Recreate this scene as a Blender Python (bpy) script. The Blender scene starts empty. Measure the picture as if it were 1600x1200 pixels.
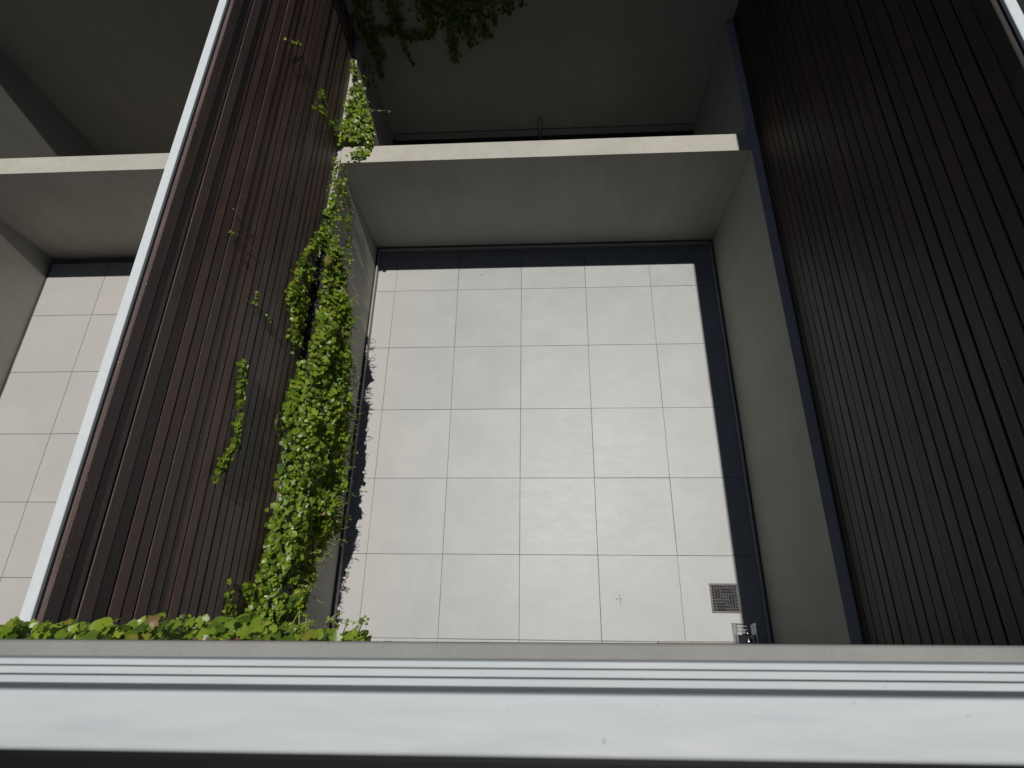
import bpy, bmesh, math, random
from mathutils import Vector, Matrix, noise, Quaternion
R = math.radians
random.seed(7)
scene = bpy.context.scene
COL = scene.collection

# ------------------------------------------------------------------ camera
cam_d = bpy.data.cameras.new("camera")
cam = bpy.data.objects.new("camera", cam_d)
COL.objects.link(cam)
cam.location = (0.1934, 0.1071, 4.5386)
cam.rotation_euler = (0.4010, 0.0543, 0.0118)
cam_d.sensor_fit = 'HORIZONTAL'
cam_d.sensor_width = 36.0
cam_d.lens = 885.37 / 1600 * 36
cam_d.clip_start = 0.02
cam_d.clip_end = 2000
cam_d.dof.use_dof = True
cam_d.dof.focus_distance = 4.0
cam_d.dof.aperture_fstop = 9.0
scene.camera = cam

# ------------------------------------------------------------------ light
SUN_DIR = Vector((0.0803, 0.196, 1.0)).normalized()
EL = math.asin(SUN_DIR.z)
AZ = math.atan2(SUN_DIR.x, SUN_DIR.y)
world = bpy.data.worlds.new("World")
scene.world = world
world.use_nodes = True
wn = world.node_tree
wn.nodes.clear()
sky = wn.nodes.new("ShaderNodeTexSky")
sky.sky_type = 'NISHITA'
sky.sun_disc = False
sky.sun_elevation = EL
sky.sun_rotation = AZ
sky.air_density = 1.0
sky.dust_density = 0.4
bg = wn.nodes.new("ShaderNodeBackground")
bg.inputs[1].default_value = 0.05
wo = wn.nodes.new("ShaderNodeOutputWorld")
wn.links.new(sky.outputs[0], bg.inputs[0])
wn.links.new(bg.outputs[0], wo.inputs[0])
sun_d = bpy.data.lights.new("sun", 'SUN')
sun_d.energy = 4.6
sun_d.angle = R(0.53)
sun_d.color = (1.0, 0.965, 0.91)
sun = bpy.data.objects.new("sun", sun_d)
COL.objects.link(sun)
sun.rotation_euler = SUN_DIR.to_track_quat('Z', 'Y').to_euler()
sun.location = (3, 6, 30)
scene.view_settings.view_transform = 'Standard'
scene.view_settings.look = 'None'
scene.view_settings.exposure = -0.55
scene.view_settings.gamma = 1.0
scene.view_settings.use_curve_mapping = False
scene.cycles.max_bounces = 8
scene.cycles.diffuse_bounces = 1
scene.cycles.transparent_max_bounces = 12

# ------------------------------------------------------------------ helpers
def tag(o, label=None, cat=None, group=None, kind=None):
    if label: o["label"] = label
    if cat: o["category"] = cat
    if group: o["group"] = group
    if kind: o["kind"] = kind
    return o

def empty(name, loc=(0, 0, 0), label=None, cat=None, group=None, kind=None):
    o = bpy.data.objects.new(name, None)
    o.location = loc
    o.empty_display_size = 0.1
    COL.objects.link(o)
    return tag(o, label, cat, group, kind)

def link(name, me, mat=None, parent=None, loc=None, rot=None):
    o = bpy.data.objects.new(name, me)
    if mat is not None and not me.materials:
        me.materials.append(mat)
    COL.objects.link(o)
    if loc is not None: o.location = loc
    if rot is not None: o.rotation_euler = rot
    if parent is not None: o.parent = parent
    return o

def box_mesh(name, x0, x1, y0, y1, z0, z1, bev=0.0, seg=1):
    bm = bmesh.new()
    bmesh.ops.create_cube(bm, size=1.0)
    for v in bm.verts:
        v.co = Vector(((x0 + x1) / 2 + v.co.x * (x1 - x0), (y0 + y1) / 2 + v.co.y * (y1 - y0), (z0 + z1) / 2 + v.co.z * (z1 - z0)))
    if bev:
        bmesh.ops.bevel(bm, geom=list(bm.edges), offset=bev, segments=seg, affect='EDGES', profile=0.6)
    me = bpy.data.meshes.new(name)
    bm.to_mesh(me); bm.free()
    return me

def extrude_profile(name, pts, x0, x1, axis='X', smooth=False):
    """closed profile of (y,z) extruded along X, or of (x,z) extruded along Y"""
    n = len(pts)
    vs = []
    for t in (x0, x1):
        for a, b in pts:
            vs.append((t, a, b) if axis == 'X' else (a, t, b))
    fs = [(i, (i + 1) % n, n + (i + 1) % n, n + i) for i in range(n)]
    fs += [tuple(range(n))[::-1], tuple(range(n, 2 * n))]
    me = bpy.data.meshes.new(name)
    me.from_pydata(vs, [], fs)
    bm = bmesh.new(); bm.from_mesh(me)
    bmesh.ops.recalc_face_normals(bm, faces=bm.faces)
    bm.to_mesh(me); bm.free()
    if smooth:
        for p in me.polygons: p.use_smooth = len(p.vertices) == 4
    return me

class MB:
    def __init__(s): s.v = []; s.f = []
    def box(s, x0, x1, y0, y1, z0, z1):
        k = len(s.v)
        s.v += [(x0, y0, z0), (x1, y0, z0), (x1, y1, z0), (x0, y1, z0), (x0, y0, z1), (x1, y0, z1), (x1, y1, z1), (x0, y1, z1)]
        s.f += [(k, k+3, k+2, k+1), (k+4, k+5, k+6, k+7), (k, k+1, k+5, k+4), (k+1, k+2, k+6, k+5), (k+2, k+3, k+7, k+6), (k+3, k, k+4, k+7)]
    def tube(s, pts, r0, r1, n=5):
        k0 = len(s.v)
        m = len(pts)
        for i, p in enumerate(pts):
            p = Vector(p)
            d = Vector(pts[min(i + 1, m - 1)]) - Vector(pts[max(i - 1, 0)])
            if d.length < 1e-9: d = Vector((0, 0, 1))
            q = d.to_track_quat('Z', 'Y')
            r = r0 + (r1 - r0) * i / max(1, m - 1)
            for j in range(n):
                a = 2 * math.pi * j / n
                s.v.append(tuple(p + q @ Vector((math.cos(a) * r, math.sin(a) * r, 0))))
        for i in range(m - 1):
            for j in range(n):
                a = k0 + i * n + j; b = k0 + i * n + (j + 1) % n
                s.f.append((a, b, b + n, a + n))
        s.f.append(tuple(k0 + j for j in range(n))[::-1])
        s.f.append(tuple(k0 + (m - 1) * n + j for j in range(n)))
    def mesh(s, name, smooth=False):
        me = bpy.data.meshes.new(name)
        me.from_pydata(s.v, [], s.f)
        if smooth:
            me.polygons.foreach_set("use_smooth", [True] * len(me.polygons))
        return me

# ------------------------------------------------------------------ materials
def new_mat(name):
    m = bpy.data.materials.new(name); m.use_nodes = True
    nt = m.node_tree
    b = nt.nodes["Principled BSDF"]
    return m, nt, b

def N(nt, t, **kw):
    n = nt.nodes.new(t)
    for k, v in kw.items(): setattr(n, k, v)
    return n

def ramp(nt, stops):
    r = nt.nodes.new("ShaderNodeValToRGB")
    el = r.color_ramp.elements
    while len(el) < len(stops): el.new(0.5)
    for e, (p, c) in zip(el, stops):
        e.position = p; e.color = (*c, 1) if len(c) == 3 else c
    return r

def coords(nt, kind="Object", scale=(1, 1, 1), rnd=0.0):
    tc = N(nt, "ShaderNodeTexCoord")
    mp = N(nt, "ShaderNodeMapping")
    mp.inputs["Scale"].default_value = scale
    nt.links.new(tc.outputs[kind], mp.inputs["Vector"])
    if rnd:
        oi = N(nt, "ShaderNodeObjectInfo")
        ml = N(nt, "ShaderNodeMath", operation='MULTIPLY'); ml.inputs[1].default_value = rnd
        nt.links.new(oi.outputs["Random"], ml.inputs[0])
        cx = N(nt, "ShaderNodeCombineXYZ")
        for i in range(3): nt.links.new(ml.outputs[0], cx.inputs[i])
        nt.links.new(cx.outputs[0], mp.inputs["Location"])
    return mp

def noise_n(nt, vec, scale, detail=6, rough=0.55, dist=0.0):
    n = N(nt, "ShaderNodeTexNoise")
    n.inputs["Scale"].default_value = scale
    n.inputs["Detail"].default_value = detail
    n.inputs["Roughness"].default_value = rough
    n.inputs["Distortion"].default_value = dist
    nt.links.new(vec.outputs[0], n.inputs["Vector"])
    return n

def mixc(nt, a, b, fac, mode='MIX'):
    m = N(nt, "ShaderNodeMix", data_type='RGBA', blend_type=mode)
    for sock, val in ((m.inputs[6], a), (m.inputs[7], b)):
        if isinstance(val, tuple): sock.default_value = (*val, 1)
        else: nt.links.new(val, sock)
    if isinstance(fac, (int, float)): m.inputs[0].default_value = fac
    else: nt.links.new(fac, m.inputs[0])
    return m

def bump(nt, b, height, strength, distance=0.002):
    bp = N(nt, "ShaderNodeBump")
    bp.inputs["Strength"].default_value = strength
    bp.inputs["Distance"].default_value = distance
    nt.links.new(height, bp.inputs["Height"])
    nt.links.new(bp.outputs[0], b.inputs["Normal"])

def mat_tile():
    m, nt, b = new_mat("porcelain_tile")
    v = coords(nt, "Object", rnd=37.0)
    big = noise_n(nt, v, 3.2, 6, 0.62, 0.4)
    vb = coords(nt, "Object", (0.55, 1.5, 1), rnd=37.0)
    mid = noise_n(nt, vb, 13, 9, 0.68, 0.5)
    r1 = ramp(nt, [(0.28, (0.366, 0.378, 0.370)), (0.5, (0.392, 0.400, 0.390)), (0.75, (0.432, 0.436, 0.425))])
    nt.links.new(big.outputs[0], r1.inputs[0])
    r2 = ramp(nt, [(0.25, (0.93, 0.935, 0.935)), (0.55, (1, 1, 1)), (0.8, (1.04, 1.035, 1.03))])
    nt.links.new(mid.outputs[0], r2.inputs[0])
    mx = mixc(nt, r1.outputs[0], r2.outputs[0], 0.75, 'MULTIPLY')
    # each tile has its own shade
    oi = N(nt, "ShaderNodeObjectInfo")
    rr = ramp(nt, [(0.0, (0.955, 0.96, 0.965)), (1.0, (1.035, 1.03, 1.02))])
    nt.links.new(oi.outputs["Random"], rr.inputs[0])
    mx2 = mixc(nt, mx.outputs[2], rr.outputs[0], 1.0, 'MULTIPLY')
    # dust and fine speckle
    fine = noise_n(nt, v, 260, 3, 0.6)
    rf = ramp(nt, [(0.35, (0.93, 0.93, 0.93)), (0.6, (1.03, 1.03, 1.03))])
    nt.links.new(fine.outputs[0], rf.inputs[0])
    mx3 = mixc(nt, mx2.outputs[2], rf.outputs[0], 0.8, 'MULTIPLY')
    # world scale stains (warm dust towards the ivy side)
    wv = coords(nt, "Generated")
    tc = N(nt, "ShaderNodeNewGeometry")
    st = N(nt, "ShaderNodeTexNoise"); st.inputs["Scale"].default_value = 1.1; st.inputs["Detail"].default_value = 6
    nt.links.new(tc.outputs["Position"], st.inputs["Vector"])
    sx = N(nt, "ShaderNodeSeparateXYZ"); nt.links.new(tc.outputs["Position"], sx.inputs[0])
    mr = N(nt, "ShaderNodeMapRange"); mr.inputs[1].default_value = -0.75; mr.inputs[2].default_value = -1.45
    nt.links.new(sx.outputs[0], mr.inputs[0])
    ad = N(nt, "ShaderNodeMath", operation='MULTIPLY'); nt.links.new(mr.outputs[0], ad.inputs[0]); nt.links.new(st.outputs[0], ad.inputs[1])
    mx4 = mixc(nt, mx3.outputs[2], (0.50, 0.468, 0.445), ad.outputs[0])
    nt.links.new(mx4.outputs[2], b.inputs["Base Color"])
    rr2 = ramp(nt, [(0.3, (0.44,) * 3), (0.7, (0.5,) * 3)])
    nt.links.new(mid.outputs[0], rr2.inputs[0])
    nt.links.new(rr2.outputs[0], b.inputs["Roughness"])
    bump(nt, b, mid.outputs[0], 0.08, 0.001)
    return m

def mat_stucco(name, c, rough=0.9, var=0.10, bmp=0.35):
    m, nt, b = new_mat(name)
    v = coords(nt, "Object")
    a = noise_n(nt, v, 1.7, 6, 0.6, 0.4)
    c0 = tuple(x * (1 - var) for x in c); c1 = tuple(x * (1 + var * 0.7) for x in c)
    r = ramp(nt, [(0.3, c0), (0.7, c1)])
    nt.links.new(a.outputs[0], r.inputs[0])
    # vertical rain streaks
    v2 = coords(nt, "Object", (9, 9, 0.5))
    s = noise_n(nt, v2, 1.5, 5, 0.6)
    rs = ramp(nt, [(0.35, (0.9, 0.895, 0.88)), (0.6, (1, 1, 1))])
    nt.links.new(s.outputs[0], rs.inputs[0])
    mx = mixc(nt, r.outputs[0], rs.outputs[0], 0.6, 'MULTIPLY')
    g = noise_n(nt, v, 190, 4, 0.7)
    rg = ramp(nt, [(0.3, (0.88,) * 3), (0.65, (1.05,) * 3)])
    nt.links.new(g.outputs[0], rg.inputs[0])
    mx2 = mixc(nt, mx.outputs[2], rg.outputs[0], 0.8, 'MULTIPLY')
    nt.links.new(mx2.outputs[2], b.inputs["Base Color"])
    b.inputs["Roughness"].default_value = rough
    bump(nt, b, g.outputs[0], bmp, 0.0015)
    return m

def mat_wood(name, gain, dust):
    m, nt, b = new_mat(name)
    v = coords(nt, "Object", (26, 1.0, 26), rnd=61.0)
    g = noise_n(nt, v, 2.6, 9, 0.68, 0.5)
    v2 = coords(nt, "Object", (1, 1, 1), rnd=61.0)
    big = noise_n(nt, v2, 2.3, 5, 0.6)
    oi = N(nt, "ShaderNodeObjectInfo")
    base = ramp(nt, [(0.0, (0.052, 0.037, 0.034)), (0.2, (0.072, 0.046, 0.041)), (0.38, (0.050, 0.045, 0.047)),
                     (0.55, (0.086, 0.055, 0.043)), (0.7, (0.062, 0.044, 0.042)), (0.86, (0.092, 0.062, 0.050)), (1.0, (0.052, 0.049, 0.050))])
    nt.links.new(oi.outputs["Random"], base.inputs[0])
    rg = ramp(nt, [(0.28, (0.42, 0.40, 0.38)), (0.5, (0.95, 0.95, 0.95)), (0.74, (1.6, 1.5, 1.4))])
    nt.links.new(g.outputs[0], rg.inputs[0])
    mx = mixc(nt, base.outputs[0], rg.outputs[0], 0.85, 'MULTIPLY')
    rb = ramp(nt, [(0.3, (0.72, 0.74, 0.8)), (0.7, (1.25, 1.16, 1.08))])
    nt.links.new(big.outputs[0], rb.inputs[0])
    mx2 = mixc(nt, mx.outputs[2], rb.outputs[0], 1.0, 'MULTIPLY')
    # pale dust specks and droppings
    sp = noise_n(nt, v2, 75, 2, 0.5)
    rs = ramp(nt, [(0.715, (0, 0, 0)), (0.75, (1, 1, 1))])
    nt.links.new(sp.outputs[0], rs.inputs[0])
    mx3 = mixc(nt, mx2.outputs[2], (0.30, 0.26, 0.22), rs.outputs[0])
    # greyed by weather low down the grain, stronger in the sunlit copy
    sd = noise_n(nt, v2, 190, 3, 0.7)
    rd = ramp(nt, [(0.46, (0, 0, 0)), (0.74, (dust,) * 3)])
    nt.links.new(sd.outputs[0], rd.inputs[0])
    mx4 = mixc(nt, mx3.outputs[2], (0.15, 0.13, 0.12), rd.outputs[0])
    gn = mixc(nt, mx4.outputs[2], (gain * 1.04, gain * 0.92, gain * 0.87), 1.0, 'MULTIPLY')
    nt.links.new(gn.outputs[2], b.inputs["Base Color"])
    rr = ramp(nt, [(0.3, (0.42,) * 3), (0.7, (0.62,) * 3)])
    nt.links.new(g.outputs[0], rr.inputs[0])
    nt.links.new(rr.outputs[0], b.inputs["Roughness"])
    b.inputs["Specular IOR Level"].default_value = 0.45
    bump(nt, b, g.outputs[0], 0.5, 0.0012)
    return m

def mat_leaf():
    m, nt, b = new_mat("ivy_leaf")
    geo = N(nt, "ShaderNodeNewGeometry")
    oi = N(nt, "ShaderNodeObjectInfo")
    ad = N(nt, "ShaderNodeMath", operation='ADD'); nt.links.new(geo.outputs["Random Per Island"], ad.inputs[0]); nt.links.new(oi.outputs["Random"], ad.inputs[1])
    fr = N(nt, "ShaderNodeMath", operation='FRACT'); nt.links.new(ad.outputs[0], fr.inputs[0])
    r = ramp(nt, [(0.0, (0.060, 0.120, 0.016)), (0.2, (0.115, 0.200, 0.020)), (0.48, (0.18, 0.285, 0.026)), (0.76, (0.255, 0.365, 0.034)), (0.94, (0.34, 0.42, 0.044)), (0.985, (0.27, 0.27, 0.04)), (0.998, (0.20, 0.08, 0.03))])
    nt.links.new(fr.outputs[0], r.inputs[0])
    v = coords(nt, "Object")
    n = noise_n(nt, v, 60, 3, 0.6)
    rn = ramp(nt, [(0.3, (0.78, 0.8, 0.75)), (0.7, (1.15, 1.12, 1.1))])
    nt.links.new(n.outputs[0], rn.inputs[0])
    mx = mixc(nt, r.outputs[0], rn.outputs[0], 1.0, 'MULTIPLY')
    nt.links.new(mx.outputs[2], b.inputs["Base Color"])
    b.inputs["Roughness"].default_value = 0.34
    b.inputs["Specular IOR Level"].default_value = 0.45
    tr = N(nt, "ShaderNodeBsdfTranslucent")
    hs = N(nt, "ShaderNodeHueSaturation"); hs.inputs["Value"].default_value = 1.35; hs.inputs["Hue"].default_value = 0.485
    nt.links.new(mx.outputs[2], hs.inputs["Color"]); nt.links.new(hs.outputs[0], tr.inputs[0])
    ms = N(nt, "ShaderNodeMixShader"); ms.inputs[0].default_value = 0.42
    nt.links.new(b.outputs[0], ms.inputs[1]); nt.links.new(tr.outputs[0], ms.inputs[2])
    nt.links.new(ms.outputs[0], nt.nodes["Material Output"].inputs[0])
    return m

def mat_plain(name, c, rough=0.6, metal=0.0, var=0.12, scale=30, bmp=0.0, spec=0.5):
    m, nt, b = new_mat(name)
    v = coords(nt, "Object")
    n = noise_n(nt, v, scale, 5, 0.6)
    r = ramp(nt, [(0.3, tuple(x * (1 - var) for x in c)), (0.7, tuple(min(1, x * (1 + var)) for x in c))])
    nt.links.new(n.outputs[0], r.inputs[0])
    nt.links.new(r.outputs[0], b.inputs["Base Color"])
    b.inputs["Roughness"].default_value = rough
    b.inputs["Metallic"].default_value = metal
    b.inputs["Specular IOR Level"].default_value = spec
    if bmp: bump(nt, b, n.outputs[0], bmp, 0.001)
    return m

def mat_alu():
    m, nt, b = new_mat("anodised_aluminium")
    v = coords(nt, "Object", (1.2, 9, 9))
    n = noise_n(nt, v, 6, 6, 0.6, 0.3)
    r = ramp(nt, [(0.25, (0.47, 0.51, 0.535)), (0.6, (0.55, 0.585, 0.605)), (0.8, (0.63, 0.635, 0.64))])
    nt.links.new(n.outputs[0], r.inputs[0])
    v2 = coords(nt, "Object")
    d = noise_n(nt, v2, 95, 3, 0.6)
    rd = ramp(nt, [(0.70, (0, 0, 0)), (0.76, (0.5,) * 3)])
    nt.links.new(d.outputs[0], rd.inputs[0])
    mx = mixc(nt, r.outputs[0], (0.27, 0.27, 0.28), rd.outputs[0])
    nt.links.new(mx.outputs[2], b.inputs["Base Color"])
    b.inputs["Specular IOR Level"].default_value = 0.25
    rr = ramp(nt, [(0.3, (0.62,) * 3), (0.7, (0.75,) * 3)])
    nt.links.new(n.outputs[0], rr.inputs[0]); nt.links.new(rr.outputs[0], b.inputs["Roughness"])
    f = noise_n(nt, v2, 420, 2, 0.5)
    bump(nt, b, f.outputs[0], 0.06, 0.0004)
    return m

def mat_glass():
    m, nt, b = new_mat("clear_glass")
    b.inputs["Base Color"].default_value = (0.42, 0.45, 0.47, 1)
    b.inputs["Transmission Weight"].default_value = 1.0
    b.inputs["Roughness"].default_value = 0.03
    b.inputs["IOR"].default_value = 1.45
    return m

M = dict(
    tile=mat_tile(),
    stucco=mat_stucco("warm_grey_render", (0.475, 0.455, 0.405)),
    facade=mat_stucco("facade_render", (0.10, 0.10, 0.10)),
    concrete=mat_stucco("sill_concrete", (0.295, 0.292, 0.278), var=0.14, bmp=0.6),
    wood=mat_wood("sunlit_dark_wood", 1.55, 0.6),  # sunlight put into the colour: lighter copy for the left wall
    wood_shaded=mat_wood("shaded_dark_wood", 0.55, 0.2),  # same wood coloured darker for the shade on the right wall
    leaf=mat_leaf(),
    stem=mat_plain("ivy_stem", (0.19, 0.15, 0.09), 0.8, var=0.3),
    young=mat_plain("young_shoot", (0.34, 0.33, 0.15), 0.7, var=0.25),
    dead=mat_plain("dry_leaf", (0.16, 0.055, 0.04), 0.8, var=0.5, scale=60),
    leaf_fill=mat_plain("near_black_leaf", (0.022, 0.020, 0.013), 0.85, var=0.5, scale=60),
    black=mat_plain("flat_black", (0.012, 0.012, 0.013), 0.8),  # flat black standing in for shade in board gaps, drain and room
    bay_dark=mat_plain("near_black_floor", (0.022, 0.023, 0.022), 0.95, var=0.4, scale=80, bmp=0.8),
    mortar=mat_plain("dark_joint", (0.13, 0.127, 0.118), 0.95, var=0.55, scale=4),
    white=mat_plain("white_powder_coat", (0.62, 0.66, 0.68), 0.45, var=0.04),
    alu=mat_alu(),
    gasket=mat_plain("black_gasket", (0.006, 0.007, 0.008), 0.6, spec=0.15),
    steel=mat_plain("cast_drain_metal", (0.075, 0.072, 0.072), 0.5, 0.3, var=0.35, scale=70, bmp=0.3),
    chrome=mat_plain("polished_steel", (0.6, 0.6, 0.6), 0.18, 1.0, var=0.1),
    batten=mat_plain("pale_timber", (0.30, 0.265, 0.235), 0.75, var=0.15),
    skirt=mat_stucco("skirting_tile", (0.37, 0.365, 0.35), 0.6, var=0.06, bmp=0.1),
    ground=mat_plain("garden_soil", (0.09, 0.08, 0.06), 0.95, var=0.4, scale=3, bmp=0.5),
    glass=mat_glass(),
)

# ------------------------------------------------------------------ dimensions (metres)
XL, XR, YF, H = -1.402, 1.800, 3.462, 1.158     # terrace inner faces and parapet height
TF = 0.168                                      # far parapet thickness
YB = 4.93                                       # tall wall behind the next bay
SKEW = R(0.6)

# ------------------------------------------------------------------ ground and floors
g = link("ground", box_mesh("ground", -400, 400, -400, 400, -0.6, -0.5), M['ground']); tag(g, kind='structure')

floor = link("terrace_floor", box_mesh("terrace_floor", XL - 0.02, XR + 0.02, -0.03, YF + 0.02, -0.15, -0.0028), M['mortar'])
tag(floor, "grey porcelain paving of the sunlit terrace", kind='structure')
J = 0.0016
xs = [XL + 0.004] + [i * 0.6 for i in range(-2, 3)] + [XR - 0.004]
ys = [-0.028] + [j * 0.6 for j in range(0, 6)] + [YF - 0.004]
tile_cache = {}
for i in range(len(xs) - 1):
    for j in range(len(ys) - 1):
        w, d = xs[i + 1] - xs[i] - 2 * J, ys[j + 1] - ys[j] - 2 * J
        if i in (0, 5): w = w + J
        key = (round(w, 4), round(d, 4))
        if key not in tile_cache:
            tile_cache[key] = box_mesh("tile", -w / 2, w / 2, -d / 2, d / 2, -0.018, 0.0, 0.0012)
        o = link("tile", tile_cache[key], M['tile'], floor,
                 ((xs[i] + xs[i + 1]) / 2 + random.uniform(-.0006, .0006), (ys[j] + ys[j + 1]) / 2 + random.uniform(-.0006, .0006), random.uniform(-0.0008, 0.0006)),
                 (random.uniform(-.0012, .0012), random.uniform(-.0012, .0012), random.uniform(-.001, .001)))

bay = link("dark_bay_floor", box_mesh("dark_bay_floor", XL - 0.02, XR + 0.02, YF + TF, YB, -0.15, -0.01), M['bay_dark'])  # unseen bay floor, made near black so little light bounces up
tag(bay, kind='structure')

# ------------------------------------------------------------------ walls
def skirting(wall, side):
    """low tile upstand standing a finger off the wall"""
    h, t, gap = 0.062, 0.012, 0.013
    if side == 'far':
        cuts = [XL + gap + t + .001] + [i * 0.6 - 0.3 for i in range(-1, 3)] + [XR - gap - t - .001]
        y1 = YF - gap
        for a, b in zip(cuts, cuts[1:]):
            link("skirting_tile", box_mesh("skirting_tile", a + .0008, b - .0008, y1 - t, y1, 0.003, h, 0.0015), M['skirt'], wall)
    else:
        x = XL + gap if side == 'left' else XR - gap - t
        cuts = [-0.02, 0.62, 1.21, 1.83, 2.41, 3.02, YF - gap]
        for a, b in zip(cuts, cuts[1:]):
            dx = random.uniform(-.0008, .0008)
            link("skirting_tile", box_mesh("skirting_tile", x + dx, x + t + dx, a + .0008, b - .0008, 0.003, h, 0.0015), M['skirt'], wall)

far = link("parapet_wall", box_mesh("far_parapet", XL + .001, XR - .001, YF, YF + TF, -0.2, H, 0.003, 2), M['stucco'])
tag(far, "low rendered wall across the far side of the terrace, its top in full sun", "wall")
skirting(far, 'far')
left = link("parapet_wall", box_mesh("left_parapet", XL - 0.12, XL, -0.02, YB - .002, -0.2, H + .001, 0.003, 2), M['stucco'])
tag(left, "low rendered wall on the left, under the ivy and the dark boards", "wall")
skirting(left, 'left')
right = link("parapet_wall", box_mesh("right_parapet", XR, XR + 0.13, -0.02, YB - .002, -0.2, H + .001, 0.003, 2), M['stucco'])
tag(right, "low rendered wall on the right, wholly in shade below dark boards", "wall")
skirting(right, 'right')
back = link("boundary_wall", box_mesh("back_wall", -9, 6, YB, YB + 0.2, -0.3, 2.69, 0.004), M['stucco'])
tag(back, "tall shaded wall behind the far low wall, ivy hanging on it", "wall")
# base rail of the back wall with its joints
for a, b in ((-1.36, -0.42), (-0.418, 0.168), (0.17, 0.90), (0.902, 1.76)):
    link("skirting_tile", box_mesh("skirting_tile", a, b, YB - 0.03, YB - 0.016, 0.0, 0.075, 0.0015), M['skirt'], back)
pm = MB()
pm.tube([(0.19, YB - .045, -0.01), (0.19, YB - .045, 0.17), (0.19, YB - .02, 0.2), (0.19, YB + .01, 0.2)], 0.016, 0.016, 10)
p = link("outlet_pipe", pm.mesh("outlet_pipe", True), M['skirt'])
tag(p, "short pale outlet pipe at the foot of the shaded back wall", "pipe")

# ------------------------------------------------------------------ slatted cladding
def slat_mesh(th, w, length):
    c = 0.0026
    pts = [(0, c), (-c, 0), (-th + c, 0), (-th, c), (-th, w - c), (-th + c, w), (-c, w), (0, w - c)]
    pts = [(x, z - w / 2) for x, z in pts]
    return extrude_profile("slat", pts, -length / 2, length / 2, 'Y')

def slat_wall(xf, side, z0, n, label, y0=-0.02, y1=YB - 0.004, coping=True, wood='wood'):
    """boards run along Y; side=+1 means boards face +X"""
    root = empty("slat_wall", (xf - side * 0.03, (y0 + y1) / 2, z0), label, "slatted wall")
    L = y1 - y0
    pitch, w = 0.0735, 0.0652
    me = slat_mesh(0.021, w, L)
    inv = root.location
    for k in range(n):
        up = min(1.0, max(0.0, (k - 5) / 10))          # the higher boards are more warped
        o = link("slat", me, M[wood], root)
        o.location = Vector((xf + side * random.uniform(-1, 1) * (.0010 + .0013 * up), (y0 + y1) / 2, z0 + pitch * (k + 0.5) + random.uniform(-.001, .001))) - inv
        o.rotation_euler = (random.uniform(-.0005, .0005), -0.026 + random.uniform(-1, 1) * (.010 + .012 * up), (math.pi if side < 0 else 0) + random.uniform(-.0005, .0005))
    top = z0 + pitch * n
    xb = xf - side * 0.0245
    a, b = sorted((xb, xb - side * 0.02))
    link("backing_panel", box_mesh("backing_panel", a - inv.x, b - inv.x, y0 - inv.y, y1 - inv.y, z0 - .002 - inv.z, top - .006 - inv.z), M['black'], root)  # black sheet added to block light behind the board gaps
    if coping:
        a, b = sorted((xf - side * 0.026, xf - side * 0.068))
        link("coping", box_mesh("coping", a - inv.x, b - inv.x, y0 - inv.y, y1 - inv.y, top - .004 - inv.z, top + 0.012 - inv.z, 0.002), M['white'], root)
    return root

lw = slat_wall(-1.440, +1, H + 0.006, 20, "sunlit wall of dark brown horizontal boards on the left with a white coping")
lo = lw.location
link("corner_trim", box_mesh("corner_trim", -1.436 - lo.x, -1.424 - lo.x, 4.665 - lo.y, 4.677 - lo.y, H + .004 - lo.z, 2.62 - lo.z, 0.001), M['steel'], lw)
slat_wall(1.862, -1, H + 0.006, 26, "shaded wall of near black horizontal boards on the right", wood='wood_shaded')

# ------------------------------------------------------------------ next terrace beyond the left wall
nb = link("neighbour_floor", box_mesh("neighbour_floor", -4.75, XL - 0.125, -0.03, YF - .01, -0.15, -0.004), M['mortar'])
tag(nb, kind='structure')
for i in range(5):
    for j in range(6):
        key = (0.5956, 0.5956)
        if key not in tile_cache:
            tile_cache[key] = box_mesh("tile", -key[0] / 2, key[0] / 2, -key[1] / 2, key[1] / 2, -0.018, 0.0, 0.0012)
        link("tile", tile_cache[key], M['tile'], nb, (-4.44 + 0.6 * i, 0.3 + 0.6 * j - 0.2, 0.0))
o = link("parapet_wall", box_mesh("neighbour_parapet", -4.75, XL - .125, YF, YF + TF, -0.2, H, 0.003, 2), M['stucco'])
tag(o, "low rendered wall of the neighbouring terrace beyond the left boards", "wall")
o = link("boundary_wall", box_mesh("neighbour_wall", -4.9, -4.76, -0.02, YB - .002, -0.3, 2.69, 0.004), M['stucco'])
tag(o, "tall rendered side wall of the neighbouring terrace at the far left", "wall")

# ------------------------------------------------------------------ house front, ledge and window frame under the camera
house = empty("house_front", (0, -0.2, -0.3), "grey rendered house front with the open window the view is taken from", "house")
def hpart(name, x0, x1, y0, y1, z0, z1, m, bev=0.0, parent=house):
    c = Vector(parent.location)
    return link(name, box_mesh(name, x0 - c.x, x1 - c.x, y0 - c.y, y1 - c.y, z0 - c.z, z1 - c.z, bev), m, parent)
hpart("wall", -9, 6, -0.32, -0.032, -0.3, 3.33, M['facade'])
hpart("wall", -9, -1.9, -0.32, -0.032, 3.33, 8.6, M['facade'])
hpart("wall", 2.3, 6, -0.32, -0.032, 3.33, 8.6, M['facade'])
hpart("wall", -1.9, 2.3, -0.32, -0.032, 5.6, 8.6, M['facade'])
hpart("room_back", -1.9, 2.3, -3.3, -3.2, 3.2, 5.7, M['black'])
hpart("room_side", -2.0, -1.9, -3.2, -0.32, 3.2, 5.7, M['black'])
hpart("room_side", 2.3, 2.4, -3.2, -0.32, 3.2, 5.7, M['black'])
hpart("room_floor", -1.9, 2.3, -3.2, -0.32, 3.2, 3.3, M['black'])
hpart("room_ceiling", -1.9, 2.3, -3.2, -0.32, 5.6, 5.7, M['black'])
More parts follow.
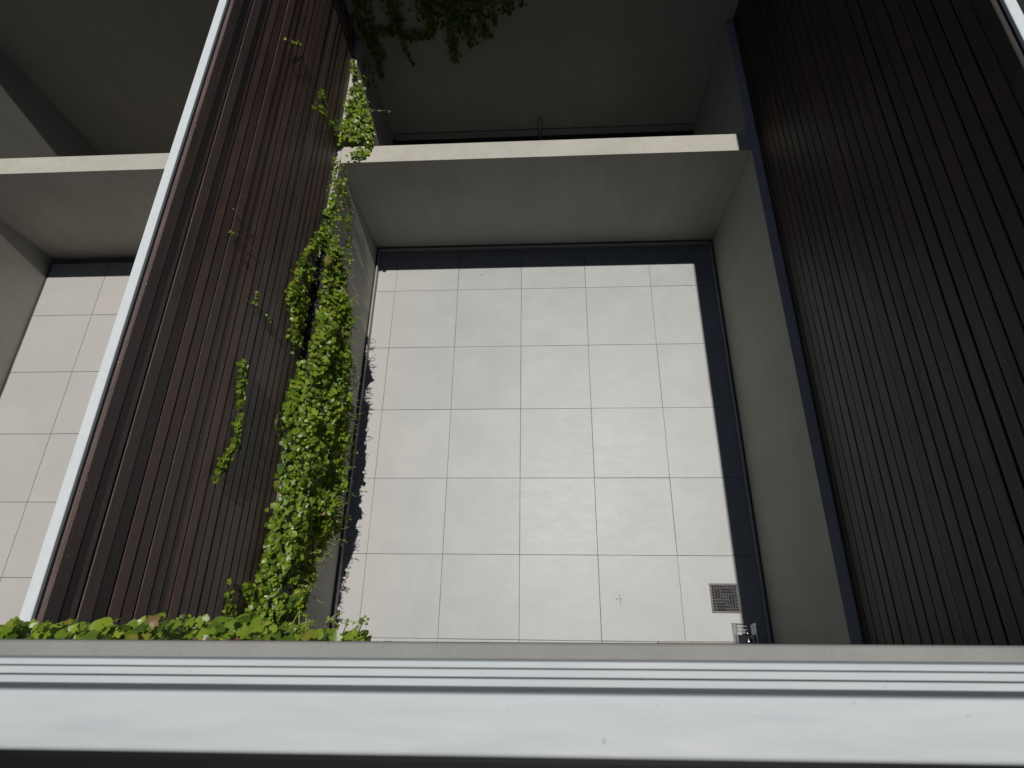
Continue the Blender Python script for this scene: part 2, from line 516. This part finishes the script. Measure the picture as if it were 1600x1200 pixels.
hpart("roof", -9.2, 6.2, -3.6, 0.05, 8.6, 8.75, M['facade'])

ledge = link("window_ledge", extrude_profile("window_ledge", [(-0.32, 3.332), (0.070, 3.332), (0.0735, 3.336), (0.0735, 3.396), (0.0705, 3.4), (-0.32, 3.412)], -2.6, 2.9), M['concrete'])
ledge.rotation_euler = (0, 0, SKEW * 0.7)
tag(ledge, "grey cement ledge just outside the silver window frame", "ledge")

frame = empty("window_frame", (0.193, 0.05, 3.9), "silver aluminium window frame close below, grooved outside and broad inside", "window frame")
frame.rotation_euler = (0, 0, SKEW * 0.8)
X0, X1 = -1.9, 2.0
def fpart(name, pts, m, smooth=False):
    return link(name, extrude_profile(name, [(y - 0.05, z - 3.9) for y, z in pts], X0, X1, 'X', smooth), m, frame)
# outer fixed track: three flat lips parted by narrow grooves
zt = 3.93
fpart("track_lip", [(0.0738, zt - .05), (0.0738, zt - .0006), (0.0732, zt), (0.0686, zt), (0.068, zt - .0006), (0.068, zt - .05)], M['alu'])
fpart("track_lip", [(0.0668, zt - .05), (0.0668, zt - .0016), (0.0662, zt - .001), (0.0606, zt - .001), (0.0600, zt - .0016), (0.0600, zt - .05)], M['alu'])
fpart("track_lip", [(0.0586, zt - .05), (0.0586, zt - .0016), (0.0580, zt - .001), (0.0450, zt - .001), (0.0444, zt - .0016), (0.0444, zt - .05)], M['alu'])
fpart("track_base", [(0.0732, zt - .06), (0.0732, zt - .012), (0.0, zt - .012), (0.0, zt - .06)], M['gasket'])
# broad inner rail
zr = 4.03
rr = []
for k in range(7):
    a = R(90 * k / 6)
    rr.append((0.0560 - 0.003 + 0.003 * math.cos(a), zr - 0.003 + 0.003 * math.sin(a)))
inner = []
for k in range(7):
    a = R(90 + 90 * k / 6)
    inner.append((0.0166 + 0.0048 * math.cos(a), zr - 0.008 + 0.008 * math.sin(a)))
fpart("frame_rail", [(0.0560, zr - .06)] + rr + inner + [(0.0118, zr - .06)], M['alu'], True)
fpart("gasket", [(0.0115, zr - .06), (0.0115, zr - .020), (0.006, zr - .019), (0.006, zr - .06)], M['gasket'])
fpart("inner_sill", [(0.0055, zr - .09), (0.0055, zr - .028), (-0.12, zr - .028), (-0.12, zr - .09)], M['gasket'])

# ------------------------------------------------------------------ drain, batten, lantern, small things
dr = empty("floor_drain", (1.514, 0.300, 0.0), "square metal floor drain grate with a woven bar pattern set in the paving", "drain")
link("black_plate", box_mesh("black_plate", -0.096, 0.096, -0.098, 0.098, 0.0008, 0.0022), M['black'], dr)  # black plate over the tile stands in for the dark drain hollow
fm = MB()
W = 0.102
for a in ((-W, W, -W, -W + .013), (-W, W, W - .013, W), (-W, -W + .013, -W + .013, W - .013), (W - .013, W, -W + .013, W - .013)):
    fm.box(*a, 0.0012, 0.0062)
link("rim", fm.mesh("rim"), M['steel'], dr)
n = 9; c0 = -W + .013; cs = (2 * (W - .013)) / n
bars = MB(); b2 = 0.0017
# pinwheel of slots: walls between cells unless both cells belong to one slot
cell = {}
sid = 0
def slot(cells):
    global sid
    sid += 1
    for c in cells: cell[c] = sid
for i in range(9):
    slot([(i, 8)]); 
for i in (0, 8):
    for j in range(0, 8): slot([(i, j)])
slot([(1, y) for y in range(4, 8)]); slot([(2, y) for y in range(4, 8)])
slot([(x, 7) for x in range(3, 8)]); slot([(x, 6) for x in range(3, 8)])
slot([(7, y) for y in range(1, 6)]); slot([(6, y) for y in range(2, 6)])
slot([(x, 1) for x in range(1, 6)]); slot([(x, 2) for x in range(1, 5)])
slot([(x, 0) for x in range(1, 5)]); slot([(5, 0)]); slot([(6, 0)]); slot([(7, 0)]); slot([(6, 1)])
slot([(1, 3)]); slot([(2, 3)])
slot([(5, y) for y in range(2, 4)])
for x in (3, 4, 5):
    for y in (3, 4, 5):
        if (x, y) not in cell: slot([(x, y)])
for i in range(n):
    for j in range(n):
        if i < n - 1 and cell.get((i, j), -i * 99 - j) != cell.get((i + 1, j), -5):
            xx = c0 + cs * (i + 1); bars.box(xx - b2, xx + b2, c0 + cs * j - b2, c0 + cs * (j + 1) + b2, 0.0018, 0.0052)
        if j < n - 1 and cell.get((i, j), -i * 99 - j) != cell.get((i, j + 1), -5):
            yy = c0 + cs * (j + 1); bars.box(c0 + cs * i - b2 * .98, c0 + cs * (i + 1) + b2 * .98, yy - b2 * .98, yy + b2 * .98, 0.0019, 0.0050)
link("grate_bars", bars.mesh("grate_bars"), M['steel'], dr)

bt = link("timber_strip", box_mesh("timber_strip", -0.275, 0.275, -0.011, 0.011, 0, 0.02, 0.002), M['batten'], None, (1.275, -0.0035, 0.0035), (0, 0, R(0.6)))
tag(bt, "thin pale timber strip lying along the near edge of the paving", "wood strip")

# clear lantern on the house front
gl = empty("wall_lantern", (0.876, 0.0, 2.40), "small clear ribbed glass lantern beside the shaded near right corner", "lantern")
gm = MB()
x0, x1, y0, y1 = -0.034, 0.034, 0.034, 0.118
bmg = bmesh.new()
def shell(bm, x0, x1, y0, y1, z0, z1, t=0.003):
    for (a, b, c, d, e, f) in ((x0, x1, y0, y0 + t, z0, z1), (x0, x1, y1 - t, y1, z0, z1), (x0, x0 + t, y0 + t, y1 - t, z0, z1), (x1 - t, x1, y0 + t, y1 - t, z0, z1)):
        gm.box(a, b, c, d, e, f)
shell(None, x0, x1, y0, y1, -0.05, 0.0)
link("glass_shade", gm.mesh("glass_shade"), M['glass'], gl)
for k in range(6):
    yy = y1 - 0.004 - k * 0.0052
    link("rib", box_mesh("rib", x0 + .001, x0 + 0.036, yy - .0011, yy + .0011, 0.0006, 0.0035, 0.0004), M['chrome'] if k % 2 else M['gasket'], gl)
link("cap_plate", box_mesh("cap_plate", x0 + .003, x1 - .003, y0 + .003, y0 + 0.048, -0.03, -0.026, 0.001), M['gasket'], gl)
lm = MB()
lm.tube([(0.010, 0.060, -0.05), (0.010, 0.060, -0.03), (0.010, 0.060, -0.022)], 0.013, 0.013, 16)
link("bulb_holder", lm.mesh("bulb_holder", True), M['chrome'], gl)
lm = MB()
lm.tube([(0.008, 0.086, -0.05), (0.008, 0.086, -0.03), (0.008, 0.086, -0.016)], 0.010, 0.007, 16)
link("bulb", lm.mesh("bulb", True), M['chrome'], gl)
link("bracket", box_mesh("bracket", x0 + .004, x1 - .004, -0.031, y0, -0.05, -0.01, 0.002), M['gasket'], gl)

# small scraps on the paving
sc = MB()
for k in range(9):
    a = random.uniform(0, 6.28); r = random.uniform(0, 0.02)
    p0 = Vector((0.745 + r * math.cos(a), 0.285 + r * 1.5 * math.sin(a), 0.0025))
    p1 = p0 + Vector((random.uniform(-.012, .012), random.uniform(-.02, .02), random.uniform(0, .004)))
    sc.tube([p0, (p0 + p1) / 2 + Vector((0, 0, .003)), p1], 0.0012, 0.0008, 4)
tag(link("twig_scrap", sc.mesh("twig_scrap"), M['stem']), "little scrap of dry twigs lying on the sunlit paving", "twigs")
pb = bmesh.new(); bmesh.ops.create_icosphere(pb, subdivisions=2, radius=0.008)
for v in pb.verts: v.co *= random.uniform(0.85, 1.1)
pme = bpy.data.meshes.new("pebble"); pb.to_mesh(pme); pb.free()
tag(link("pebble", pme, M['white'], None, (-0.375, 3.165, 0.005)), "tiny white pebble near the shadow of the far wall", "pebble")

# ------------------------------------------------------------------ ivy
LEAF = [(0, -0.10), (0.22, -0.30), (0.50, -0.22), (0.46, 0.02), (0.66, 0.22), (0.34, 0.36), (0.26, 0.56), (0, 0.86), (-0.26, 0.56), (-0.34, 0.36), (-0.66, 0.22), (-0.46, 0.02), (-0.50, -0.22), (-0.22, -0.30)]
ROUND = [(0, -0.12), (0.24, -0.34), (0.50, -0.20), (0.60, 0.12), (0.42, 0.42), (0.16, 0.62), (0, 0.70), (-0.16, 0.62), (-0.42, 0.42), (-0.60, 0.12), (-0.50, -0.20), (-0.24, -0.34)]
def leaf_local(kind, fold, curl, sx=1.0):
    out = LEAF if kind == 0 else ROUND
    vs = [(0, 0.14, 0.0)]
    for x, y in out:
        x *= sx
        z = fold * abs(x) - curl * (x * x + (y - 0.14) ** 2)
        vs.append((x, y, z))
    nn = len(out)
    fs = [(0, 1 + i, 1 + (i + 1) % nn) for i in range(nn)]
    return vs, fs
VAR = [leaf_local(k, f, c, s) for k, f, c, s in ((0, .25, .10, 1), (0, .05, .25, .9), (0, -.12, .2, 1.05), (0, .35, .3, .95), (1, .2, .15, 1), (1, .0, .3, 1.1), (1, .3, .05, .92), (0, .15, .0, .85))]
VAR_ME = []
for i, (vs, fs) in enumerate(VAR):
    me = bpy.data.meshes.new("leaf"); me.from_pydata(vs, [], fs); me.materials.append(M['leaf'])
    me.polygons.foreach_set("use_smooth", [True] * len(me.polygons))
    VAR_ME.append(me)

def leaf_matrix(pos, nrm, tip, size):
    n_ = Vector(nrm).normalized(); t = Vector(tip); t = t - n_ * t.dot(n_)
    if t.length < 1e-4: t = n_.orthogonal()
    t.normalize(); s = t.cross(n_)
    m = Matrix((s, t, n_)).transposed().to_4x4()
    return Matrix.Translation(pos) @ m @ Matrix.Scale(size, 4)

class Ivy:
    def __init__(s, label, origin, cat="ivy"):
        s.root = empty("ivy", origin, label, cat); s.o = Vector(origin); s.leaves = []; s.stems = MB(); s.young = MB()
    def leaf(s, pos, nrm, tip, size, pri=None):
        pos = Vector(pos)
        s.leaves.append((pos, nrm, tip, size, random.randrange(len(VAR)), pri if pri is not None else size + random.uniform(0, .01)))
    def stem(s, pts, r0=.0022, r1=.001): s.stems.tube([Vector(p) - s.o for p in pts], r0, r1, 5)
    def shoot(s, pts, r0=.0018, r1=.0009): s.young.tube([Vector(p) - s.o for p in pts], r0, r1, 4)
    def finish(s, nparts):
        s.leaves.sort(key=lambda t: -t[5])
        for (p, n_, t, z, k, _) in s.leaves[:nparts]:
            o = link("leaf", VAR_ME[k], None, s.root)
            o.matrix_basis = leaf_matrix(p - s.o, n_, t, z)
        V = []; F = []
        for (p, n_, t, z, k, _) in s.leaves[nparts:]:
            m = leaf_matrix(p - s.o, n_, t, z); vs, fs = VAR[k]; b = len(V)
            V += [tuple(m @ Vector(v)) for v in vs]
            F += [tuple(i + b for i in f) for f in fs]
        if V:
            me = bpy.data.meshes.new("foliage"); me.from_pydata(V, [], F); me.materials.append(M['leaf'])
            me.polygons.foreach_set("use_smooth", [True] * len(me.polygons))
            tag(link("foliage", me, None, s.root), kind='stuff')
        if s.stems.v: link("stem", s.stems.mesh("stem", True), M['stem'], s.root)
        if s.young.v: tag(link("young_shoot", s.young.mesh("young_shoot", True), M['young'], s.root), kind='stuff')

def rv(k=1.0): return Vector((random.gauss(0, k), random.gauss(0, k), random.gauss(0, k)))
def interp(tab, y):
    if y <= tab[0][0]: return tab[0][1]
    for (a, b), (c, d) in zip(tab, tab[1:]):
        if y <= c: return b + (d - b) * (y - a) / (c - a)
    return tab[-1][1]
def inpoly(y, z, P):
    c = False; j = len(P) - 1
    for i in range(len(P)):
        if (P[i][1] > z) != (P[j][1] > z) and y < (P[j][0] - P[i][0]) * (z - P[i][1]) / (P[j][1] - P[i][1]) + P[i][0]: c = not c
        j = i
    return c

# --- main curtain: grows along the parapet top and hangs down its inner face
iv = Ivy("thick bright green ivy curtain hanging over the left low wall", (XL, 1.6, H))
bottom = [(0.02, 0.74), (0.15, 0.70), (0.30, 0.67), (0.47, 0.62), (0.57, 0.48), (0.72, 0.34), (1.1, 0.35), (1.35, 0.37), (1.6, 0.40), (1.94, 0.52), (2.12, 0.60), (2.32, 0.68), (2.54, 0.80), (2.66, 0.90), (2.74, 1.14)]
top = [(0.02, 1.32), (0.6, 1.27), (1.0, 1.29), (1.32, 1.33), (1.6, 1.28), (1.75, 1.20), (2.07, 1.19), (2.46, 1.19), (2.8, 1.20)]
thick = [(0.0, 0.06), (0.5, 0.08), (0.8, 0.115), (1.7, 0.11), (2.2, 0.10), (2.8, 0.065)]
cnt = 0
while cnt < 8800:
    y = random.uniform(-0.02, 2.8)
    zb = interp(bottom, y) + 0.07 * noise.noise((y * 7, 3.1, 0)) + 0.06 * noise.noise((y * 21, 5.1, 0)); zt_ = interp(top, y) + 0.03 * noise.noise((y * 8, 9.1, 0))
    u = random.random()
    z = zt_ + (zb - zt_) * u ** 0.92
    if z > zt_: continue
    lump = noise.noise((y * 5.5, z * 5.5, 1.7)) + 0.5 * noise.noise((y * 14, z * 14, 4.7))
    if y < 0.5 and noise.noise((y * 9 + 5, z * 7, 8.0)) > 0.18 and z < 1.05: continue
    edge = min(1, (zt_ - z) / 0.10) * min(1, max(0.0, (z - zb)) / 0.22 + 0.25)
    T = interp(thick, y) * (0.35 + 0.65 * edge) * (1 + 0.55 * lump)
    if lump < -0.34 and random.random() < 0.7: continue
    depth = random.random() ** 0.45
    x = XL + 0.006 + T * depth
    if z > H: x = XL - (0.036 if y < 1.6 or y > 2.6 else 0.008) + (T + 0.03) * depth
    nrm = Vector((0.55 + 0.5 * (1 - edge), 0.12, 0.85)) + rv(0.36)
    if z > 1.12: nrm += Vector((0, 0, 0.5))
    tip = Vector((0.45, random.uniform(-.7, .7), -0.8)) + rv(0.25)
    size = (0.016 + 0.020 * random.random() ** 1.5) * (1.25 if lump > 0.2 else 1.0) * (0.8 if z < zb + 0.15 else 1.0)
    if random.random() < 0.06: size *= 1.45
    iv.leaf((x, y, z), nrm, tip, size, pri=depth + size * 25)
    cnt += 1
# leafy patches that hold on to the boards just above the parapet
patchA = [(2.78, 1.24), (2.62, 1.35), (2.47, 1.42), (2.28, 1.50), (2.14, 1.54), (2.0, 1.55), (1.88, 1.46), (1.66, 1.38), (1.69, 1.33), (1.81, 1.31), (2.01, 1.30), (2.35, 1.29), (2.57, 1.27)]
patchB = [(1.75, 1.16), (1.67, 1.25), (1.51, 1.28), (1.32, 1.32), (1.27, 1.22), (1.04, 1.2), (0.88, 1.18), (0.72, 1.2), (0.61, 1.2), (0.49, 1.24), (0.37, 1.32), (0.28, 1.42), (0.2, 1.34), (0.06, 1.42), (-0.02, 1.46), (-0.02, 1.16)]
def fill(ivy, P, n_, xbase, T, smin=.018, smax=.03):
    ya = min(p[0] for p in P); yb = max(p[0] for p in P); za = min(p[1] for p in P); zb = max(p[1] for p in P); k = 0
    while k < n_:
        y = random.uniform(ya, yb); z = random.uniform(za, zb)
        if not inpoly(y, z, P): continue
        if noise.noise((y * 11, z * 11, 2.2)) < -0.25: continue
        d = random.random() ** 0.6
        s_ = random.uniform(smin, smax)
        ivy.leaf((xbase + T * d, y, z), Vector((0.7, 0.1, 0.75)) + rv(0.35), Vector((0.3, random.uniform(-.6, .6), -0.8)) + rv(.25), s_, pri=d + s_ * 25)
        k += 1
fill(iv, patchA, 560, -1.436, 0.05)
fill(iv, patchB, 620, -1.436, 0.045)
# a few very large old leaves on the parapet top
for (y, z, s_) in ((3.02, 1.21, .052), (2.93, 1.22, .058), (2.80, 1.22, .054), (2.62, 1.20, .045), (3.10, 1.20, .04), (0.98, 1.26, .045), (0.86, 1.25, .043), (0.74, 1.27, .048), (1.28, 1.28, .04), (1.12, 1.27, .038), (0.62, 1.26, .042)):
    iv.leaf((XL - 0.005 + random.uniform(-.01, .02), y, z), Vector((0.25, 0.05, 1)) + rv(.12), (0.4, -0.8, -.2), s_, pri=9)
# thin tail of the curtain towards the far wall
k = 0
while k < 520:
    y = random.uniform(2.62, 3.44); z = random.uniform(0.70, 1.25)
    lo = interp([(2.62, 0.70), (2.9, 0.72), (3.1, 0.80), (3.2, 0.9), (3.36, 1.02), (3.44, 1.12)], y)
    if z < lo: continue
    if z < 1.10 and (noise.noise((y * 7 + 2, z * 5, 6.6)) < 0.0 or random.random() < 0.35): continue
    d = random.random()
    x = XL + 0.006 + (0.045 if z < 1.1 else 0.06) * d - (0.03 if z > H else 0)
    iv.leaf((x, y, z), Vector((0.6, 0.1, 0.8)) + rv(0.4), Vector((0.3, random.uniform(-.7, .7), -.8)), random.uniform(.013, .026), pri=d)
    k += 1
# young shoots reaching out over the paving and casting fine shadows
for k in range(290):
    y = random.uniform(0.02, 2.7)
    zb = interp(bottom, y)
    z = zb + random.uniform(-0.02, 0.30)
    T = interp(thick, y)
    p0 = Vector((XL + T * 0.6, y, z)); d = Vector((random.uniform(.5, 1), random.uniform(-.7, .5), random.uniform(-.7, .25))).normalized()
    L = random.uniform(0.05, 0.13)
    pts = [p0]
    for q in range(5):
        d = (d + rv(.16)).normalized(); pts.append(pts[-1] + d * L / 5)
    iv.shoot(pts)
    for q in range(2, 6):
        for w in range(2):
            iv.leaf(pts[q] + rv(.003), Vector((.3, 0, 1)) + rv(.5), d + rv(.6), random.uniform(.006, .011) * (1.25 - q * .08), pri=0)
# dark litter added to blacken the seam between the boards and the ivy
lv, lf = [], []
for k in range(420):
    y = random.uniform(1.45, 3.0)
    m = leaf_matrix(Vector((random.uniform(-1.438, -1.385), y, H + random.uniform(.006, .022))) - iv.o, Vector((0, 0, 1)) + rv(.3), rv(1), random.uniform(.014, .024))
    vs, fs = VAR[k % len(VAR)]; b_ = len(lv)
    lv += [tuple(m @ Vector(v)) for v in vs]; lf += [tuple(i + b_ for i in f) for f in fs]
me = bpy.data.meshes.new("seam_leaf_fill"); me.from_pydata(lv, [], lf)
tag(link("seam_leaf_fill", me, M['leaf_fill'], iv.root), kind='stuff')
# woody runners under the leaves
for k in range(26):
    y = random.uniform(0.1, 2.8); pts = [Vector((XL - .03, y, H + .01))]
    zb = interp(bottom, y)
    for q in range(7):
        f = (q + 1) / 7
        pts.append(Vector((XL + 0.004 + 0.02 * math.sin(f * 3), y + 0.04 * math.sin(q * 1.7 + k) + 0.03 * f, H + 0.012 + (zb - H + .1) * f)))
    iv.stem(pts, .003, .0012)
iv.stem([(XL - 0.03 + 0.012 * math.sin(q * 1.3), -0.0 + q * 0.17, H + 0.008 + .004 * math.sin(q * 2.1)) for q in range(21)], .005, .003)
iv.finish(300)

# --- column of ivy on the boards and separate creeping shoots
def creeper(label, paths, leaf_n, smin, smax, xoff=-1.437, spread=0.012, bare=0.0, parts=40):
    c = Ivy(label, (xoff, paths[0][0][0], paths[0][0][1]), "ivy shoot")
    for P in paths:
        pts = []
        for (a, b), (d, e) in zip(P, P[1:]):
            for q in range(4):
                f = q / 4
                pts.append(Vector((xoff + 0.004 + random.uniform(0, .003), a + (d - a) * f + random.uniform(-.004, .004), b + (e - b) * f + random.uniform(-.004, .004))))
        pts.append(Vector((xoff + .004, *P[-1])))
        c.stem(pts, .0016, .001) if bare < .5 else c.shoot(pts, .0022, .0012)
        for k in range(leaf_n):
            f = random.random()
            if f > 1 - bare: continue
            q = pts[int(f * (len(pts) - 1))]
            c.leaf(q + Vector((0.008, random.gauss(0, spread), random.gauss(0, spread))), Vector((.8, 0, .6)) + rv(.35), Vector((0.1, random.uniform(-.8, .8), -.6)), random.uniform(smin, smax))
    c.finish(parts)
creeper("short column of yellow-green ivy leaves on the boards, nearest of the creeping shoots", [[(1.38, 1.845), (1.26, 1.825), (1.12, 1.775), (1.0, 1.76), (0.90, 1.79), (0.83, 1.83), (0.76, 1.88)]], 150, .018, .032, spread=.020)
creeper("nearly bare creeping shoot, leafy only at its upper left tip, on the left boards", [[(1.96, 2.22), (2.01, 2.16), (2.03, 2.04), (2.04, 1.92)]], 26, .007, .014, bare=.66, spread=.006)
creeper("thin leafless creeping stem, uppermost of the shoots by the left edge", [[(2.11, 2.23), (2.12, 2.16), (2.14, 2.09)]], 6, .005, .009, bare=.7, spread=.004)
creeper("forked creeping shoot with small leaves on the boards left of the ivy curtain", [[(1.73, 1.93), (1.76, 1.81), (1.76, 1.69), (1.71, 1.60)], [(1.83, 1.86), (1.78, 1.85), (1.765, 1.80)]], 26, .008, .015, bare=.2, spread=.009)
creeper("short leafy sprig high up on the sunlit left boards", [[(3.53, 2.15), (3.62, 2.06), (3.74, 1.97)]], 24, .009, .014, spread=.007)
creeper("thin bare dark line straight up the sunlit boards from the far ivy clump", [[(3.72, 1.17), (3.60, 1.32), (3.53, 1.60), (3.56, 1.85), (3.545, 2.10)]], 3, .006, .010, xoff=-1.435)  # thin dark line up the boards, modelled as a stem
creeper("leafy branch reaching up the boards from the far end ivy", [[(3.46, 1.68), (3.57, 1.64), (3.58, 1.52), (3.68, 1.35), (3.80, 1.20)], [(3.66, 1.62), (3.70, 1.58), (3.64, 1.45)]], 55, .012, .024, spread=.02, xoff=-1.43)
creeper("small rusty sprig at the edge of the ivy curtain on the boards", [[(1.28, 1.34), (1.21, 1.37), (1.14, 1.30)]], 26, .008, .014, spread=.01)
creeper("leafy runner crossing the boards at the lower left", [[(0.02, 1.50), (0.10, 1.50), (0.20, 1.52), (0.27, 1.56)], [(0.05, 1.40), (0.12, 1.45), (0.2, 1.47)]], 48, .014, .026, spread=.025)

# --- ivy on the far end of the left parapet
fe = Ivy("ivy clump over the wall end beyond the far low wall", (XL, 4.0, H))
edge_out = [(3.50, -1.16), (3.62, -1.13), (3.8, -1.15), (4.0, -1.20), (4.2, -1.27), (4.4, -1.34), (4.55, -1.38)]
k = 0
while k < 900:
    y = random.uniform(3.46, 4.56) if random.random() < .55 else random.uniform(3.5, 3.95)
    xo = interp(edge_out, y) - 0.02
    if y < 3.62 and random.random() < .6: continue
    x = XL - 0.035 + (xo - XL + 0.035) * random.random()
    lump = noise.noise((y * 7, x * 9, 3.3))
    if x < XL - 0.005 and (noise.noise((y * 6 + 1, 5, 5)) < 0.12) and y > 3.72: continue
    if lump < -0.2: continue
    over = max(0, x - XL)
    z = H + 0.02 + random.uniform(0, .07) + 0.04 * lump - over * 0.5 * random.random()
    if y < 3.64 and x > XL: z = max(z, H + .02)
    fe.leaf((x, y, z), Vector((0.3, 0, 1)) + rv(.33), Vector((random.uniform(-.2, 1), random.uniform(-1, .6), -.3)), random.uniform(.017, .031))
    k += 1
for k in range(500):
    y = random.uniform(3.66, 4.75); z = random.uniform(0.75, 1.14)
    if noise.noise((y * 5, z * 5, 7.2)) < -0.05: continue
    fe.leaf((XL + random.uniform(0, .08), y, z), Vector((0.8, 0, .6)) + rv(.33), Vector((.2, random.uniform(-.6, .6), -.8)), random.uniform(.015, .028), pri=0)
for k in range(8):
    y = random.uniform(3.6, 4.4)
    fe.stem([(XL - .02, y, H + .01), (XL + .05, y - .03, H + .03), (interp(edge_out, y) - .03, y - .06, H + .0)], .003, .001)
p = [Vector((-1.20, 4.0, H + .03)), Vector((-1.12, 3.98, H + .03)), Vector((-1.05, 3.99, H + .02))]
fe.shoot(p)
for q in p:
    for w in range(3): fe.leaf(q + rv(.01), Vector((.2, 0, 1)) + rv(.3), (1, 0, 0), .012)
fe.finish(170)

# --- dark ivy hanging on the shaded tall wall
hw = Ivy("dark ivy strands hanging against the shaded tall wall", (-0.6, YB, 1.6))
strands = []
def hang(x, ztop, zbot, w, n_):
    for k in range(n_):
        f = random.random()
        z = ztop + (zbot - ztop) * f
        ww = w * (1 - 0.75 * f)
        hw.leaf((x + random.gauss(0, ww) + 0.02 * math.sin(z * 9 + x * 5) + 0.10 * f * 0.5, YB - random.uniform(.005, .07), z), Vector((0, -.8, .6)) + rv(.3), Vector((random.uniform(-.5, .5), -.2, -1)), random.uniform(.018, .034))
    hw.stem([(x, YB - .01, ztop), (x + .02, YB - .02, (ztop + zbot) / 2), (x + .05, YB - .02, zbot)], .003, .001)
for a in ((-0.62, 1.75, 0.90, .07, 230), (-0.48, 1.8, 1.05, .12, 260), (-0.33, 1.75, 1.12, .07, 110), (-0.22, 1.7, 1.24, .06, 80), (-0.80, 1.6, 1.20, .1, 150), (-1.04, 1.5, 0.88, .022, 60),
          (-1.08, 1.5, 1.25, .05, 70), (-1.30, 1.6, 0.95, .05, 130), (-1.36, 1.6, 0.78, .04, 130), (-0.10, 1.6, 1.33, .06, 60), (-0.55, 1.9, 1.30, .25, 420), (0.0, 1.6, 1.40, .05, 30)):
    hang(*a)
for k in range(170):
    x = random.uniform(-1.3, -0.72); z = 1.20 + 0.03 * math.sin(x * 9) + random.gauss(0, .022)
    hw.leaf((x, YB - random.uniform(.01, .05), z), Vector((0, -.8, .6)) + rv(.3), Vector((random.uniform(-.5, .5), -.2, -1)), random.uniform(.018, .032))
hw.stem([(-1.32, YB - .02, 1.19), (-1.1, YB - .02, 1.22), (-0.9, YB - .02, 1.2), (-0.7, YB - .02, 1.24)], .004, .003)
hw.finish(120)

# --- ivy creeping along the house front just below the ledge
le = Ivy("row of large yellow-green ivy leaves along the near ledge at the lower left", (-0.8, 0.06, 3.1))
for k in range(760):
    x = random.uniform(-1.35, -0.22)
    if x > -0.42 and random.random() < (x + 0.42) / 0.2: continue
    if noise.noise((x * 13, 2.2, 0)) < -0.28: continue
    f = random.random()
    y = 0.045 + (0.026 if x > -0.42 else 0.044) * f * (1 + 0.5 * noise.noise((x * 7, 4.4, 0))) + 0.010 * noise.noise((x * 9, 1, 1)) + (0.012 if random.random() < .15 else 0)
    z = 3.22 - random.random() ** 1.4 * 0.35
    le.leaf((x, y, z), Vector((0.0, 0.55, 0.9)) + rv(.26), Vector((random.uniform(-.8, .8), .9, -.2)), random.uniform(.016, .029), pri=z + f * .3)
for k in range(14):
    x = random.uniform(-0.75, -0.2); y = 0.08
    p = [Vector((x, y, 3.12)), Vector((x + random.uniform(.0, .03), y + random.uniform(.01, .03), 3.13)), Vector((x + random.uniform(.0, .05), y + random.uniform(.015, .05), 3.14))]
    le.shoot(p)
    for q in p[1:]:
        for w in range(3): le.leaf(q + rv(.004), Vector((0, .2, 1)) + rv(.4), rv(1), .007, pri=0)
le.stem([(-1.35 + q * .1, 0.03 + .004 * math.sin(q * 2), 3.12 + .01 * math.sin(q)) for q in range(12)], .004, .002)
le.finish(200)
# dry leaves caught on the ledge lip
for k in range(34):
    x = random.uniform(-0.62, -0.12) if k < 26 else random.uniform(-.14, -.02)
    vs, fs = VAR[k % len(VAR)]
    m = leaf_matrix(Vector((0, 0, 0)), Vector((0, .3, 1)) + rv(.5), rv(1), random.uniform(.006, .012))
    me = bpy.data.meshes.new("dry_leaf"); me.from_pydata([tuple(m @ Vector(v)) for v in vs], [], fs)
    o = link("dry_leaf", me, M['dead'], None, (x, 0.062 + random.uniform(0, .006), 3.28 + random.uniform(-.06, .02)))
    o.parent = le.root; o.location = Vector(o.location) - le.o
